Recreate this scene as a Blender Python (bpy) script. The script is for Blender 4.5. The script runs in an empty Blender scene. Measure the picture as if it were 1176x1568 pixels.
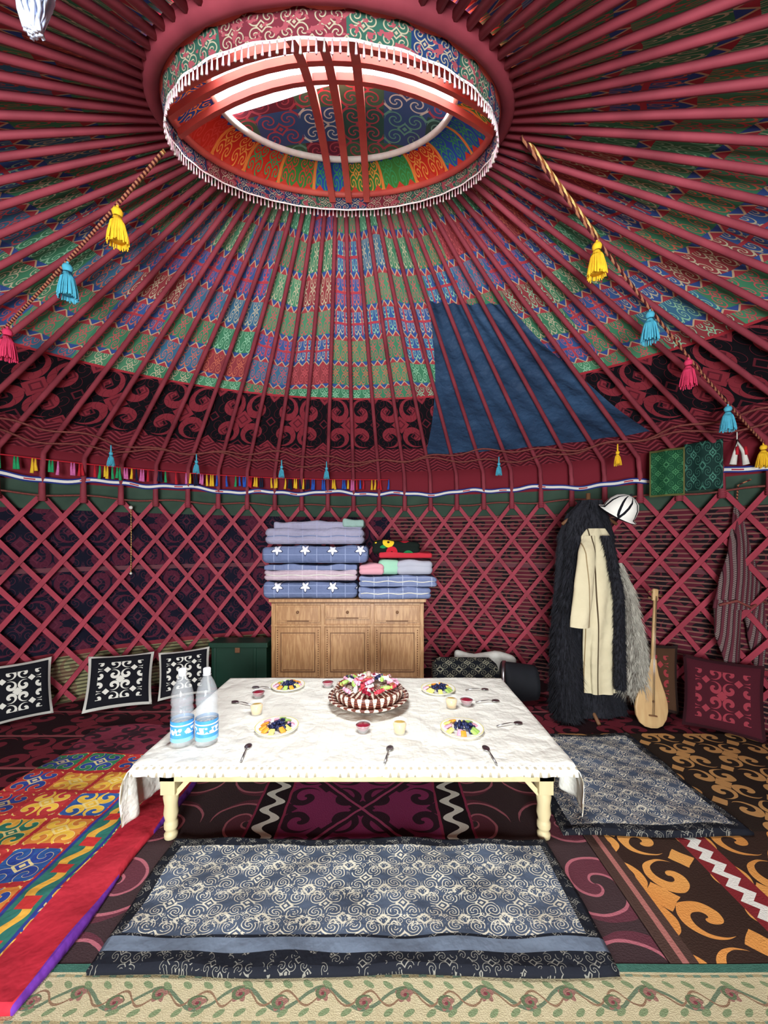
import bpy, math, random
from math import sin, cos, pi, sqrt, radians, atan2, exp
from mathutils import Vector, Matrix
random.seed(7)
scene = bpy.context.scene
try:
    scene.view_settings.view_transform = 'Standard'
except Exception:
    pass

# ------------------------------------------------------------------ shader expression helpers
SAT = .88
def lin(h):
    h = h.lstrip('#')
    r = [int(h[i:i+2], 16) / 255 for i in (0, 2, 4)]
    L = .3*r[0] + .55*r[1] + .15*r[2]
    o = []
    for c in r:
        c = L + (c-L)*SAT
        o.append(c/12.92 if c <= .04045 else ((c+.055)/1.055)**2.4)
    return (o[0], o[1], o[2], 1)

class X:
    def __init__(s, nt, k): s.nt = nt; s.k = k
    def __add__(s, o): return M('ADD', s, o)
    def __radd__(s, o): return M('ADD', o, s)
    def __sub__(s, o): return M('SUBTRACT', s, o)
    def __rsub__(s, o): return M('SUBTRACT', o, s)
    def __mul__(s, o): return M('MULTIPLY', s, o)
    def __rmul__(s, o): return M('MULTIPLY', o, s)
    def __truediv__(s, o): return M('DIVIDE', s, o)
    def __gt__(s, o): return M('GREATER_THAN', s, o)
    def __lt__(s, o): return M('LESS_THAN', s, o)
    def abs(s): return M('ABSOLUTE', s)
    def fr(s): return M('FRACT', s)
    def fl(s): return M('FLOOR', s)
    def sin(s): return M('SINE', s)
def M(op, *a):
    nt = next(x.nt for x in a if isinstance(x, X))
    n = nt.nodes.new('ShaderNodeMath'); n.operation = op
    for i, x in enumerate(a):
        if isinstance(x, X): nt.links.new(x.k, n.inputs[i])
        else: n.inputs[i].default_value = x
    return X(nt, n.outputs[0])
def mx(a, b): return M('MAXIMUM', a, b)
def mn(a, b): return M('MINIMUM', a, b)
def mix(f, a, b):
    nt = f.nt
    n = nt.nodes.new('ShaderNodeMix'); n.data_type = 'RGBA'
    nt.links.new(f.k, n.inputs[0])
    for i, c in ((6, a), (7, b)):
        if isinstance(c, X): nt.links.new(c.k, n.inputs[i])
        else: n.inputs[i].default_value = lin(c) if isinstance(c, str) else c
    return X(nt, n.outputs[2])
class Mat:
    def __init__(s, name, rough=.85, spec=.3):
        s.m = bpy.data.materials.new(name); s.m.use_nodes = True
        s.nt = s.m.node_tree; s.b = s.nt.nodes['Principled BSDF']
        s.b.inputs['Roughness'].default_value = rough
        s.b.inputs['Specular IOR Level'].default_value = spec
    def co(s, kind='Object'):
        t = s.nt.nodes.new('ShaderNodeTexCoord')
        q = s.nt.nodes.new('ShaderNodeSeparateXYZ'); s.nt.links.new(t.outputs[kind], q.inputs[0])
        s.vec = t.outputs[kind]
        return [X(s.nt, q.outputs[i]) for i in range(3)]
    def comb(s, a, b, c=0.0):
        n = s.nt.nodes.new('ShaderNodeCombineXYZ')
        for i, v in enumerate((a, b, c)):
            if isinstance(v, X): s.nt.links.new(v.k, n.inputs[i])
            else: n.inputs[i].default_value = v
        return n.outputs[0]
    def noise(s, scale, detail=3, vec=None):
        n = s.nt.nodes.new('ShaderNodeTexNoise'); n.inputs['Scale'].default_value = scale
        n.inputs['Detail'].default_value = detail
        s.nt.links.new(vec if vec is not None else s.vec, n.inputs['Vector'])
        return X(s.nt, n.outputs[0])
    def hash(s, a, b):
        n = s.nt.nodes.new('ShaderNodeTexWhiteNoise'); n.noise_dimensions = '2D'
        s.nt.links.new(s.comb(a, b), n.inputs['Vector'])
        return X(s.nt, n.outputs[0])
    def ramp(s, f, stops, interp='CONSTANT'):
        n = s.nt.nodes.new('ShaderNodeValToRGB'); s.nt.links.new(f.k, n.inputs[0])
        r = n.color_ramp; r.interpolation = interp
        while len(r.elements) < len(stops): r.elements.new(.5)
        for e, (p, c) in zip(r.elements, stops): e.position = p; e.color = lin(c)
        return X(s.nt, n.outputs[0])
    def col(s, c):
        if isinstance(c, X): s.nt.links.new(c.k, s.b.inputs['Base Color'])
        else: s.b.inputs['Base Color'].default_value = lin(c)
        return s
    def bump(s, h, strength=.3, dist=.01):
        n = s.nt.nodes.new('ShaderNodeBump'); n.inputs['Strength'].default_value = strength
        n.inputs['Distance'].default_value = dist
        s.nt.links.new(h.k, n.inputs['Height']); s.nt.links.new(n.outputs[0], s.b.inputs['Normal'])

def horn_parts(u, v, k=15, cx=.47, cy=.5):
    fx = (u.fr() - .5).abs() * 2
    fy = (v.fr() - .5).abs() * 2
    dx = fx - cx; dy = fy - cy
    r = M('SQRT', dx*dx + dy*dy)
    a = M('ARCTAN2', dy, dx)
    sp = (a + r*k).sin()
    return fx, fy, r, sp
def horns(u, v, k=15):
    fx, fy, r, sp = horn_parts(u, v, k)
    m = (sp > 0.0) * (r < .44)
    m = mx(m, (fx + fy) < .34)
    m = mx(m, (fx + fy) > 1.72)
    m = mx(m, ((fx - fy).abs() < .07) * (fx < .3))
    return m
def filig(u, v, k=17, w=.45):
    fx, fy, r, sp = horn_parts(u, v, k)
    m = (sp.abs() < w) * (r < .5)
    m = mx(m, ((fx + fy - .32).abs()) < .06)
    m = mx(m, (fx + fy) < .13)
    m = mx(m, ((fx + fy - 1.68).abs()) < .06)
    return m

def plain(name, c, rough=.8, c2=None, scale=20, bump=.0, spec=.3, metal=0):
    m = Mat(name, rough, spec); m.co()
    n = m.noise(scale, 3)
    m.col(mix(n, c, c2 or c))
    if bump: m.bump(n, bump, .01)
    if metal: m.b.inputs['Metallic'].default_value = metal
    return m.m

# ------------------------------------------------------------------ mesh builder
class MB:
    def __init__(s): s.v = []; s.f = []; s.m = []; s.uv = []; s.sm = []; s.mats = []
    def mi(s, mat):
        if mat not in s.mats: s.mats.append(mat)
        return s.mats.index(mat)
    def add(s, vs, fs, mat, uvs=None, T=None, smooth=True):
        b = len(s.v)
        for i, p in enumerate(vs):
            p = Vector(p)
            s.v.append(T @ p if T is not None else p)
            s.uv.append(uvs[i] if uvs else (0, 0))
        k = s.mi(mat)
        for f in fs:
            s.f.append([b+i for i in f]); s.m.append(k); s.sm.append(smooth)
    def grid(s, fn, nu, nv, mat, uvfn=None, T=None, closeu=False, smooth=True):
        vs = []; uv = []
        cu = nu if closeu else nu+1
        for j in range(nv+1):
            for i in range(cu):
                a, b = i/nu, j/nv
                vs.append(fn(a, b)); uv.append(uvfn(a, b) if uvfn else (a, b))
        fs = []
        for j in range(nv):
            for i in range(nu):
                i2 = (i+1) % cu if closeu else i+1
                fs.append((j*cu+i, j*cu+i2, (j+1)*cu+i2, (j+1)*cu+i))
        s.add(vs, fs, mat, uv, T, smooth)
    def lathe(s, prof, mat, seg=24, T=None, c=(0, 0, 0), sx=1, sy=1, rf=None):
        n = len(prof)-1
        def fn(a, b):
            r, z = prof[round(b*n)]
            k = rf(a, b) if rf else 1
            return (c[0]+r*k*sx*cos(2*pi*a), c[1]+r*k*sy*sin(2*pi*a), c[2]+z)
        s.grid(fn, seg, n, mat, T=T, closeu=True)
    def box(s, lo, hi, mat, T=None):
        x0, y0, z0 = lo; x1, y1, z1 = hi
        vs = [(x0,y0,z0),(x1,y0,z0),(x1,y1,z0),(x0,y1,z0),(x0,y0,z1),(x1,y0,z1),(x1,y1,z1),(x0,y1,z1)]
        s.add(vs, [(3,2,1,0),(4,5,6,7),(0,1,5,4),(1,2,6,5),(2,3,7,6),(3,0,4,7)], mat, None, T, False)
    def tube(s, path, rad, mat, seg=8, T=None, flat=1.0):
        P = [Vector(p) for p in path]; n = len(P)
        vs = []; fs = []
        for i, p in enumerate(P):
            t = (P[min(i+1, n-1)] - P[max(i-1, 0)]).normalized()
            up = Vector((0, 0, 1)) if abs(t.z) < .95 else Vector((0, 1, 0))
            a = t.cross(up).normalized(); b = a.cross(t)
            r = rad(i/(n-1)) if callable(rad) else rad
            for k in range(seg):
                w = 2*pi*k/seg
                vs.append(p + a*cos(w)*r + b*sin(w)*r*flat)
        for i in range(n-1):
            for k in range(seg):
                fs.append((i*seg+k, i*seg+(k+1) % seg, (i+1)*seg+(k+1) % seg, (i+1)*seg+k))
        fs.append(tuple(range(seg-1, -1, -1))); fs.append(tuple((n-1)*seg+k for k in range(seg)))
        s.add(vs, fs, mat, None, T)
    def sweep(s, path, nrm, w, t, mat):
        n = len(path); vs = []; fs = []
        for i, p in enumerate(path):
            p = Vector(p); d = (Vector(path[min(i+1, n-1)]) - Vector(path[max(i-1, 0)])).normalized()
            N = Vector(nrm[i]).normalized(); B = d.cross(N).normalized()
            for a, b in ((-1,-1),(1,-1),(1,1),(-1,1)):
                vs.append(p + B*a*w/2 + N*b*t/2)
        for i in range(n-1):
            for k in range(4):
                fs.append((i*4+k, i*4+(k+1) % 4, (i+1)*4+(k+1) % 4, (i+1)*4+k))
        fs.append((3,2,1,0)); fs.append(tuple((n-1)*4+k for k in range(4)))
        s.add(vs, fs, mat, None, None, False)
    def rbox(s, c, size, r, mat, n=8, T=None, disp=None):
        hx, hy, hz = [q/2 for q in size]; idx = {}; vs = []; fs = []
        def key(p):
            k = tuple(round(q, 4) for q in p)
            if k not in idx:
                q = Vector((p[0]*hx, p[1]*hy, p[2]*hz))
                inner = Vector((max(-hx+r, min(hx-r, q.x)), max(-hy+r, min(hy-r, q.y)), max(-hz+r, min(hz-r, q.z))))
                d = q - inner
                if d.length > 1e-6: q = inner + d.normalized()*r
                if disp: q = disp(q)
                idx[k] = len(vs); vs.append(q + Vector(c))
            return idx[k]
        def e(t):
            return math.copysign(abs(t)**.6, t)
        for ax in range(3):
            for sg in (-1, 1):
                for i in range(n):
                    for j in range(n):
                        q = []
                        for (a, b) in ((i, j), (i+1, j), (i+1, j+1), (i, j+1)):
                            u, w = e(2*a/n-1), e(2*b/n-1)
                            p = [0, 0, 0]; p[ax] = sg; p[(ax+1) % 3] = u; p[(ax+2) % 3] = w
                            q.append(key(p))
                        fs.append(q if sg > 0 else q[::-1])
        s.add(vs, fs, mat, None, T)
    def sph(s, c, r, mat, seg=10, sz=1.0, T=None):
        pr = [(r*sin(pi*i/6), -r*sz*cos(pi*i/6)) for i in range(7)]
        s.lathe(pr, mat, seg, T, c)
    def obj(s, name, parent=None, bevel=0):
        me = bpy.data.meshes.new(name)
        me.from_pydata([tuple(v) for v in s.v], [], s.f)
        for m in s.mats: me.materials.append(m)
        me.polygons.foreach_set('material_index', s.m)
        me.polygons.foreach_set('use_smooth', s.sm)
        ul = me.uv_layers.new(name='UVMap')
        flat = []
        for f in s.f:
            for i in f: flat += [s.uv[i][0], s.uv[i][1]]
        ul.data.foreach_set('uv', flat)
        me.update()
        o = bpy.data.objects.new(name, me); scene.collection.objects.link(o)
        if parent: o.parent = parent
        if bevel:
            b = o.modifiers.new('bev', 'BEVEL'); b.width = bevel; b.segments = 2; b.limit_method = 'ANGLE'
        return o
def empty(name):
    o = bpy.data.objects.new(name, None); scene.collection.objects.link(o); return o

# ------------------------------------------------------------------ yurt geometry
CX, CY, RA, RB = -.2, 1.0, 3.75, 3.5
def wp(th, z, off=0.0):
    return Vector((CX+(RA+off)*cos(th), CY+(RB+off)*sin(th), z))
RT = Matrix.Translation((-.198, 1.7, 3.09)) @ Matrix.Rotation(radians(24.5), 4, 'X') @ Matrix.Scale(.98, 4)
def rp(r, th, z): return RT @ Vector((r*cos(th), r*sin(th), z))
def roofpt(th, s, out=0.0):
    k = wp(th, 2.2+out*.7, -.16+out); q = rp(.725+out*.3, th, .11+out)
    return k.lerp(q, s)
NP = 80

# ---- materials
red_wood = Mat('red_painted_wood', .75, .25); red_wood.co(); n = red_wood.noise(5, 4)
red_wood.col(mix(n, '#54141f', '#a63c4a')); red_wood = red_wood.m
lat_wood = plain('lattice_painted_wood', '#741828', .65, '#b43448', 6)
bright_red = plain('bright_red_wood', '#b03034', .5, '#d8604c', 8)

m = Mat('roof_pattern_cloth', .95, .1)
u, v, _ = m.co('UV')
nd = m.noise(1.5, 2)
jv = v*11 + (m.noise(.35, 2) - .5)*.8
uu = u*1.0
cu_ = (uu*.5).fl(); cv_ = jv.fl()
h = m.hash(cu_ + 3.0, cv_)
ground = m.ramp(h, [(0, '#3c8a60'), (.38, '#345ea4'), (.58, '#4a9468'), (.8, '#a0383e'), (.9, '#387498')])
mot = m.ramp(m.hash(cu_*1.7 + 9.0, cv_), [(0, '#d8545a'), (.42, '#ccc09c'), (.62, '#dc6e50'), (.8, '#94d2a8')])
c = mix(filig(uu*2, jv*1.0, 12, .42), ground, mot)
crossm = mx(((uu*2).fr() - .5).abs() < .07, (jv.fr() - .40).abs() < .04)
c = mix(crossm * (h > .38) * (h < .58), c, '#c83a48')
vf = jv.fr()
tz = (vf - .8) / .2
tri = ((uu*2.5).fr() - .5).abs() * 2
c = mix(vf > .8, c, mix(tz > tri, '#b83440', '#3052a0'))
c = mix(((tz - tri).abs() < .14) * (vf > .8), c, '#d0b088')
c = mix(nd*.36, c, '#484048')
sc = mix(horns(u*.45, v*3.85 + .46, 12), '#131016', '#8c2a36')
sc = mix(filig(u*.9, v*7.7 + .9, 9, .10)*(v < .39), sc, '#601c28')
sc = mix(((v - .40).abs() < .008), sc, '#b02c38')
c = mix(v < .40, c, sc)
zig = ((v*55) + ((u*1.5).fr() - .5).abs()*3).fr() < .4
c = mix(v < .14, c, mix(zig, '#561622', '#92323e'))
c = mix((v < .0), c, '#7a202c')
m.col(c)
roof_m = m.m

m = Mat('felt_wall', .95, .1)
u, v, _ = m.co('UV')
left = u > 5.4
h1 = horns(u*2.4, v*2.1, 13)
c1 = mix(h1, '#161524', '#4c1a2c')
c1 = mix((filig(u*4.8, v*4.2, 13, .25))*.5, c1, '#64283a')
c2 = mix(horns(u*3, v*3.2, 13), '#5a1c2a', '#20161c')
c2 = mix(((v*150).sin() > .6), c2, '#7c5046')
c = mix(left, c2, c1)
reed = mix(((v*190).sin() > .2), '#88825a', '#4c4632')
reed = mix(horns(u*3, v*2.4, 12)*.5, reed, '#62302c')
c = mix((v < .42) * left, c, reed)
c = mix(((v - .44).abs() < .02), c, '#7c2630')
c = mix(((v - 1.2).abs() < .02), c, '#663840')
c = mix(v > 1.74, c, mix(m.noise(5), '#283830', '#405444'))
m.col(c)
wall_m = m.m

# ---- floor
m = Mat('base_felt_carpet', .95, .1)
x, y, z = m.co()
c = mix(horns(x*1.9, y*2.4, 13), '#281418', '#742430')
c = mix(((y*2.4).fr() < .06), c, '#944a4e')
m.col(c); m.bump(m.noise(120, 2), .5, .005)
floor_m = m.m
f = MB()
f.grid(lambda a, b: (CX+(RA+.12)*b*cos(2*pi*a), CY+(RB+.12)*b*sin(2*pi*a), 0), 96, 6, floor_m, closeu=True)
f.grid(lambda a, b: (CX+(RA+.12)*cos(2*pi*a), CY+(RB+.12)*sin(2*pi*a), -.05*b), 96, 1, floor_m, closeu=True)
f.obj('floor')

# ---- wall (gap behind the camera = doorway)
w = MB()
g0 = radians(-90+13); g1 = radians(270-13)
w.grid(lambda a, b: wp(g0+(g1-g0)*a, 2.06*b, .06), 260, 6, wall_m, uvfn=lambda a, b: ((g0+(g1-g0)*a)*3.6, 2.06*b))
w.grid(lambda a, b: wp(g1+(2*pi+g0-g1)*a, 1.85+.21*b, .06), 20, 1, wall_m, uvfn=lambda a, b: (a*3, 1.9))
w.obj('wall_felt')

# ---- ceiling cloth
def cpt(a, b):
    th = 2*pi*a
    if b < .2:
        t = b/.2
        p0 = wp(th, 1.98, .03); p1 = wp(th, 2.18, .02); p2 = roofpt(th, 0, .05)
        return p0*(1-t)**2 + p1*2*t*(1-t) + p2*t*t
    return roofpt(th, (b-.2)/.8, .05)
cm = MB()
cm.grid(cpt, 320, 25, roof_m, uvfn=lambda a, b: (a*NP+.5, (b-.2)/.8 if b >= .2 else (b-.2)*.5))
cm.grid(lambda a, b: rp(.745-.055*b, 2*pi*a, .162), 96, 1, roof_m, uvfn=lambda a, b: (a*NP+.5, 1.0))
cm.obj('ceiling')

# ---- blue tarpaulin patch
m = Mat('blue_tarpaulin', .6, .3); m.co(); nn = m.noise(3, 5)
m.col(mix(nn, '#14243e', '#305278')); m.bump(m.noise(2.5, 5), .9, .12)
def tp(a, b):
    t0 = radians(79-9*b); t1 = radians(44+8*b)
    th = t0+(t1-t0)*a
    s = .11 + .62*b + .03*sin(a*9)*b*(1-b)
    if b > .6: s -= .05*(b-.6)/.4*a
    return roofpt(th, s, .03+.008*sin(a*40+b*13))
t = MB(); t.grid(tp, 90, 30, m.m); t.obj('blue_tarpaulin')

# ---- roof poles
p = MB()
for i in range(NP):
    th = 2*pi*(i+.5)/NP
    p0 = wp(th, 1.80, -.055); p1 = wp(th, 2.12, -.05); p2 = roofpt(th, 0)
    path = []
    for j in range(7):
        q = j/6; path.append(p0*(1-q)**2 + p1*2*q*(1-q) + p2*q*q)
    for j in range(1, 7):
        path.append(roofpt(th, j/6))
    p.tube(path, lambda q: .026-.013*q, red_wood, 8)
p.obj('roof_poles')

# ---- lattice
lat = MB()
for sg in (1, -1):
    for i in range(NP):
        th0 = 2*pi*(i+.5)/NP
        span = 4.8*2*pi/NP*sg
        ths = [th0 - span*(1-j/12) for j in range(13)]
        dg = [(math.degrees(q)+90) % 360 for q in ths]
        if any(d < 11 or d > 349 for d in dg): continue
        path = []; nr = []
        for j in range(13):
            q = wp(ths[j], .03+1.83*j/12, -.012 if sg > 0 else -.03)
            path.append(q); nr.append((cos(ths[j]), sin(ths[j]), 0))
        lat.sweep(path, nr, .038, .014, lat_wood)
lat.obj('lattice_wall')

# ---- ties joining poles and lattice, belt, tassel fringe
white = plain('white_wool', '#e0ddd4', .9, '#c0bbae', 30)
m = Mat('woven_belt', .9, .1); u, v, _ = m.co('UV')
c = mix((v - .5).abs() < .24, '#202f7c', '#d4d0c8'); c = mix(((u*60).fr() < .2) * ((v - .5).abs() < .12), c, '#b03040')
m.col(c)
b = MB()
def bz(th): return 1.995 + .014*sin(th*31) + .010*sin(th*12.3) + .006*sin(th*77)
b.grid(lambda a, q: wp(2*pi*a, bz(2*pi*a)-.024+.048*q, -.088+.006*sin(a*600)), 800, 1, m.m)
b.obj('woven_belt')
dark_rope = plain('dark_rope', '#4a1a20', .9, '#94483c', 90)
b = MB()
b.tube([wp(2*pi*a/300, 1.86+.012*sin(a*.7), -.05) for a in range(301)], .009, dark_rope, 5)
for i in range(NP):
    th = 2*pi*(i+.5)/NP
    for dz in (0, .018, .036):
        b.sph(tuple(wp(th, 1.815+dz, -.05)), .032, lat_wood if i % 3 else dark_rope, 8, .35)
for k in range(2):
    b.tube([roofpt(2*pi*a/300, .085+.03*k+.02*sin(a*.21+k*2)+.012*sin(a*.8), -.04) for a in range(301)], .008, dark_rope, 5)
b.obj('tie_rope')
cols = [plain('tassel_'+k, c, .9, c2, 60) for k, c, c2 in (('red', '#d01828', '#a01020'), ('yellow', '#f0c020', '#d09a10'),
        ('blue', '#2860d0', '#183a90'), ('green', '#20a060', '#108048'), ('pink', '#e070b0', '#b04080'), ('navy', '#141a3a', '#0c1024'), ('teal', '#2a90a0', '#1c6878'))]
b = MB()
th = radians(86)
while th < radians(168):
    cc = random.choice(cols[:6])
    for k in range(random.randint(1, 2)):
        l = .10+random.random()*.025
        q = wp(th, 0, -.125)
        b.tube([(q.x, q.y, 2.145), (q.x, q.y, 2.145-l*.5), (q.x+random.uniform(-.008, .008), q.y, 2.145-l)], lambda t: .006+.008*t, cc, 6)
        th += .0055
    th += .005 if random.random() < .75 else .02
b.tube([wp(radians(86)+radians(82)*a/60, 2.145, -.125) for a in range(61)], .006, cols[0], 5)
b.obj('tassel_fringe')

def tass(t, q, L, r, mat, n=46):
    q = Vector(q)
    t.tube([q+Vector((0, 0, .03)), q], .006, mat, 5)
    t.lathe([(.001, .004), (r*.4, -.01*L), (r*.52, -.09*L), (r*.45, -.17*L), (r*.3, -.22*L), (r*.42, -.26*L), (r*.6, -.4*L), (r*.72, -.7*L), (r*.7, -.88*L), (.001, -.88*L)], mat, 20, None, tuple(q))
    for i in range(n):
        a = 2*pi*i/n+random.uniform(-.05, .05); k = random.uniform(.85, 1.08); d = Vector((cos(a), sin(a), 0))
        t.tube([q+d*r*.3+Vector((0, 0, -.22*L)), q+d*r*.62+Vector((0, 0, -.42*L)), q+d*r*.85*k+Vector((0, 0, -.75*L)), q+d*r*.95*k+Vector((0, 0, -L*random.uniform(.94, 1.04)))], r*.075, mat, 4)
def tassel(name, pos, L, mat, cord=None, r=None):
    t = MB(); tass(t, pos, L, r or L*.28, mat, 24)
    if cord: t.tube([pos, cord], .006, mat, 5)
    return t.obj(name)

# garlands
rope_m = Mat('twisted_rope', .9, .1); x, y, z = rope_m.co()
rope_m.col(mix((((x+z)*260).sin() > 0.0), '#8a4a24', '#d8b868')); rope_m = rope_m.m
rope_d = Mat('twisted_rope_dark', .9, .1); x, y, z = rope_d.co()
rope_d.col(mix((((x+z)*260).sin() > 0.0), '#4a181c', '#a86848')); rope_d = rope_d.m
def garland(name, A, B, spec, sag=.06):
    A = Vector(A); B = Vector(B); g = MB()
    def pt(t):
        q = A.lerp(B, t); q.z -= sag*4*t*(1-t); return q
    g.tube([pt(i/40) for i in range(41)], .008, rope_d, 6)
    g.tube([pt(i/40)+Vector((.010, 0, .008)) for i in range(int(spec[0][0]*40)+1)], .008, rope_m, 6)
    for t, mt in spec: tass(g, pt(t)-Vector((0, 0, .02)), .16, .044, mt)
    return g.obj(name)
R_, Y_, B_, G_, P_, N_, T_ = cols
turq = plain('tassel_turquoise', '#4cb4cc', .9, '#3494b4', 60)
pink = plain('tassel_crimson', '#e03460', .9, '#c02048', 60)
yel = plain('tassel_gold', '#fcc818', .9, '#e8a810', 60)
garland('tassel_garland', (.58, 1.66, 3.17), (2.88, 2.93, 2.15), [(.20, yel), (.38, turq), (.54, pink), (.74, turq), (.96, yel)])
garland('tassel_garland', (-.94, 1.66, 3.1), (-3.3, 2.6, 2.12), [(.11, yel), (.25, turq), (.45, pink), (.7, turq)])
for thd, mt in ((119, turq), (105, turq), (97, turq), (48, yel), (131, turq), (66, turq)):
    q = roofpt(radians(thd), .1, -.06)
    tassel('hanging_tassel', q-Vector((0, 0, .06)), .12, mt, q, .03)
# long white tassel near the viewer, tied to the poles
q = Vector((-.715, .8, 2.65)); lb = plain('pale_blue_yarn', '#f0f2f6', .9, '#9fb4e0', 25)
t = MB(); t.tube([q+Vector((0, 0, .32)), q], .006, lb, 5)
for k in range(60):
    a = random.random()*6.28; r = random.random()*.022
    pth = []
    for j in range(6):
        s_ = j/5; w_ = .35+1.0*sin(pi*min(1, s_*1.1))+.2
        pth.append(q+Vector((r*cos(a)*w_+.006*sin(s_*9+k*.3), r*sin(a)*w_, -.17*s_*random.uniform(.97, 1.02)+.01)))
    t.tube(pth, .005, lb, 4)
t.obj('white_yarn_tassel')

# ---- crown ring
ring = empty('crown_ring')
g = MB()
g.grid(lambda a, b: rp(.708+.03*cos(2*pi*b), 2*pi*a, .115+.035*sin(2*pi*b)), 96, 10, red_wood, closeu=True)
g.grid(lambda a, b: rp(.668+.016*cos(2*pi*b), 2*pi*a, .1+.016*sin(2*pi*b)), 96, 8, bright_red, closeu=True)
def bar(mb, fix, axis, w=.034, t=.022, mat=bright_red):
    R = .66; e = sqrt(R*R-fix*fix); path = []; nr = []
    for i in range(17):
        q = -e+2*e*i/16
        z = .07+.17*(1-(q*q+fix*fix)/(R*R))
        l = Vector((q, fix, z)) if axis == 'x' else Vector((fix, q, z))
        path.append(RT @ l); nr.append(RT.to_3x3() @ Vector((0, 0, 1)))
    mb.sweep(path, nr, w, t, mat)
for q in (-.07, -.21, -.34): bar(g, q, 'x', .03)
for q in (-.1, -.005, .1): bar(g, q, 'y', .034, .022, bright_red)
g.obj('rim_and_bars', ring)
m = Mat('crown_panel_cloth', .95, .1); u, v, _ = m.co('UV')
uu = u*20; gr = m.ramp(m.hash(uu.fl(), v.fl()), [(0, '#d83020'), (.4, '#3f8e3c'), (.7, '#2c58b8')])
c = mix(filig(uu*2, v+.0, 11, .5), gr, m.ramp(m.hash(uu.fl(), 4.0*v.fl()+5.0), [(0, '#38a860'), (.35, '#f0a040'), (.7, '#e04038')]))
tri = ((u*60).fr() - .5).abs()*2
c = mix((v - .82)/.18 > tri, c, '#2850b0'); c = mix((.18 - v)/.18 > tri, c, '#d84030')
c = mix(((uu.fr() - .5).abs() > .46), c, '#f08a38')
m.col(c)
g = MB()
g.grid(lambda a, b: rp(.665-.165*b, 2*pi*a, .10+.09*b+.02*sin(pi*b)), 96, 6, m.m)
g.obj('panel_cloth', ring)
g = MB()
g.grid(lambda a, b: rp(.5+.014*cos(2*pi*b), 2*pi*a, .195+.014*sin(2*pi*b)), 96, 8, white, closeu=True)
g.obj('opening_rope', ring)
m = Mat('crown_valance', .9, .1); u, v, _ = m.co('UV')
c = mix(filig(u*44, v*1.0, 11, .45), m.ramp(m.hash((u*22).fl(), v*0+1.0), [(0, '#1c3460'), (.4, '#2a5446'), (.75, '#6a2430')]), '#9c9078')
c = mix((m.noise(1.0, 2, m.comb(u*130, v*4)) > .56), c, '#94404a')
c = mix(v < .1, c, '#e8e4e0'); c = mix(v > .9, c, '#b83038'); m.col(c)
g = MB()
g.grid(lambda a, b: rp(.678+.003*sin(a*180), 2*pi*a, .028+.07*b), 192, 2, m.m)
pk = plain('bead_pink', '#d8809c', .5, '#f4eaea', 200)
for i in range(190):
    th = 2*pi*i/190; l = .036+.006*(i % 2)
    a = rp(.68, th, .03); q = a+Vector((0, 0, -l))
    g.tube([a, a.lerp(q, .6), q], lambda t: .002+.0025*t, pk if i % 3 else white, 4)
g.obj('valance', ring)
# cover felt folded over the far half of the crown
m = Mat('crown_cover_cloth', .95, .1); u, v, _ = m.co('Object')
gr = m.ramp(m.hash((u*5).fl(), (v*5).fl()), [(0, '#2c5a50'), (.35, '#345688'), (.6, '#6a2c3c'), (.8, '#3c6a50')])
c = mix(filig(u*5, v*5, 12, .4), gr, m.ramp(m.hash((u*5).fl()+4., (v*5).fl()), [(0, '#a84454'), (.5, '#c0ccc0'), (.75, '#58a08a')])); m.col(c)
def cov(a, b):
    x = (-1+2*a)*.6; ymax = sqrt(max(0, .62*.62-x*x)); y0 = .15+.04*sin(a*7)-.05*a
    y = min(y0, ymax)+(max(ymax, y0)-y0)*b; r2 = (x*x+y*y)/(.62*.62)
    return RT @ Vector((x, y, .20+.11*(1-min(1, r2))))
g = MB(); g.grid(cov, 40, 20, m.m); g.obj('cover_felt', ring)

# ------------------------------------------------------------------ rugs
def rug(name, x0, x1, y0, y1, z0, z1, mat, amp=.002, edge=.01, nx=60, ny=60, freq=7, wob=.0):
    g = MB()
    def fn(a, b):
        x = x0+(x1-x0)*a; y = y0+(y1-y0)*b
        x += wob*sin(y*8+x*3)*(1 if a in (0, 1) else .6); y += wob*sin(x*7+1)*.8
        z = z1-amp + amp*sin(x*freq+sin(y*5))*sin(y*freq*1.3+1.1*sin(x*4))
        return (x, y, z)
    g.grid(fn, nx, ny, mat)
    bd = [(i/nx, 0) for i in range(nx)]+[(1, j/ny) for j in range(ny)]+[(1-i/nx, 1) for i in range(nx)]+[(0, 1-j/ny) for j in range(ny)]
    n = len(bd); vs = []
    for k in range(4):
        for a, b in bd:
            q = Vector(fn(a, b)); o = sin(pi*k/3)*edge
            if a == 0: q.x -= o
            if a == 1: q.x += o
            if b == 0: q.y -= o
            if b == 1: q.y += o
            q.z = q.z + (z0-q.z)*(1-cos(pi*k/3))/2
            if k == 3: q.z = z0
            vs.append(q)
    fs = [(k*n+i, (k+1)*n+i, (k+1)*n+(i+1) % n, k*n+(i+1) % n) for k in range(3) for i in range(n)]
    g.add(vs, fs, mat)
    return g.obj(name)

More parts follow.
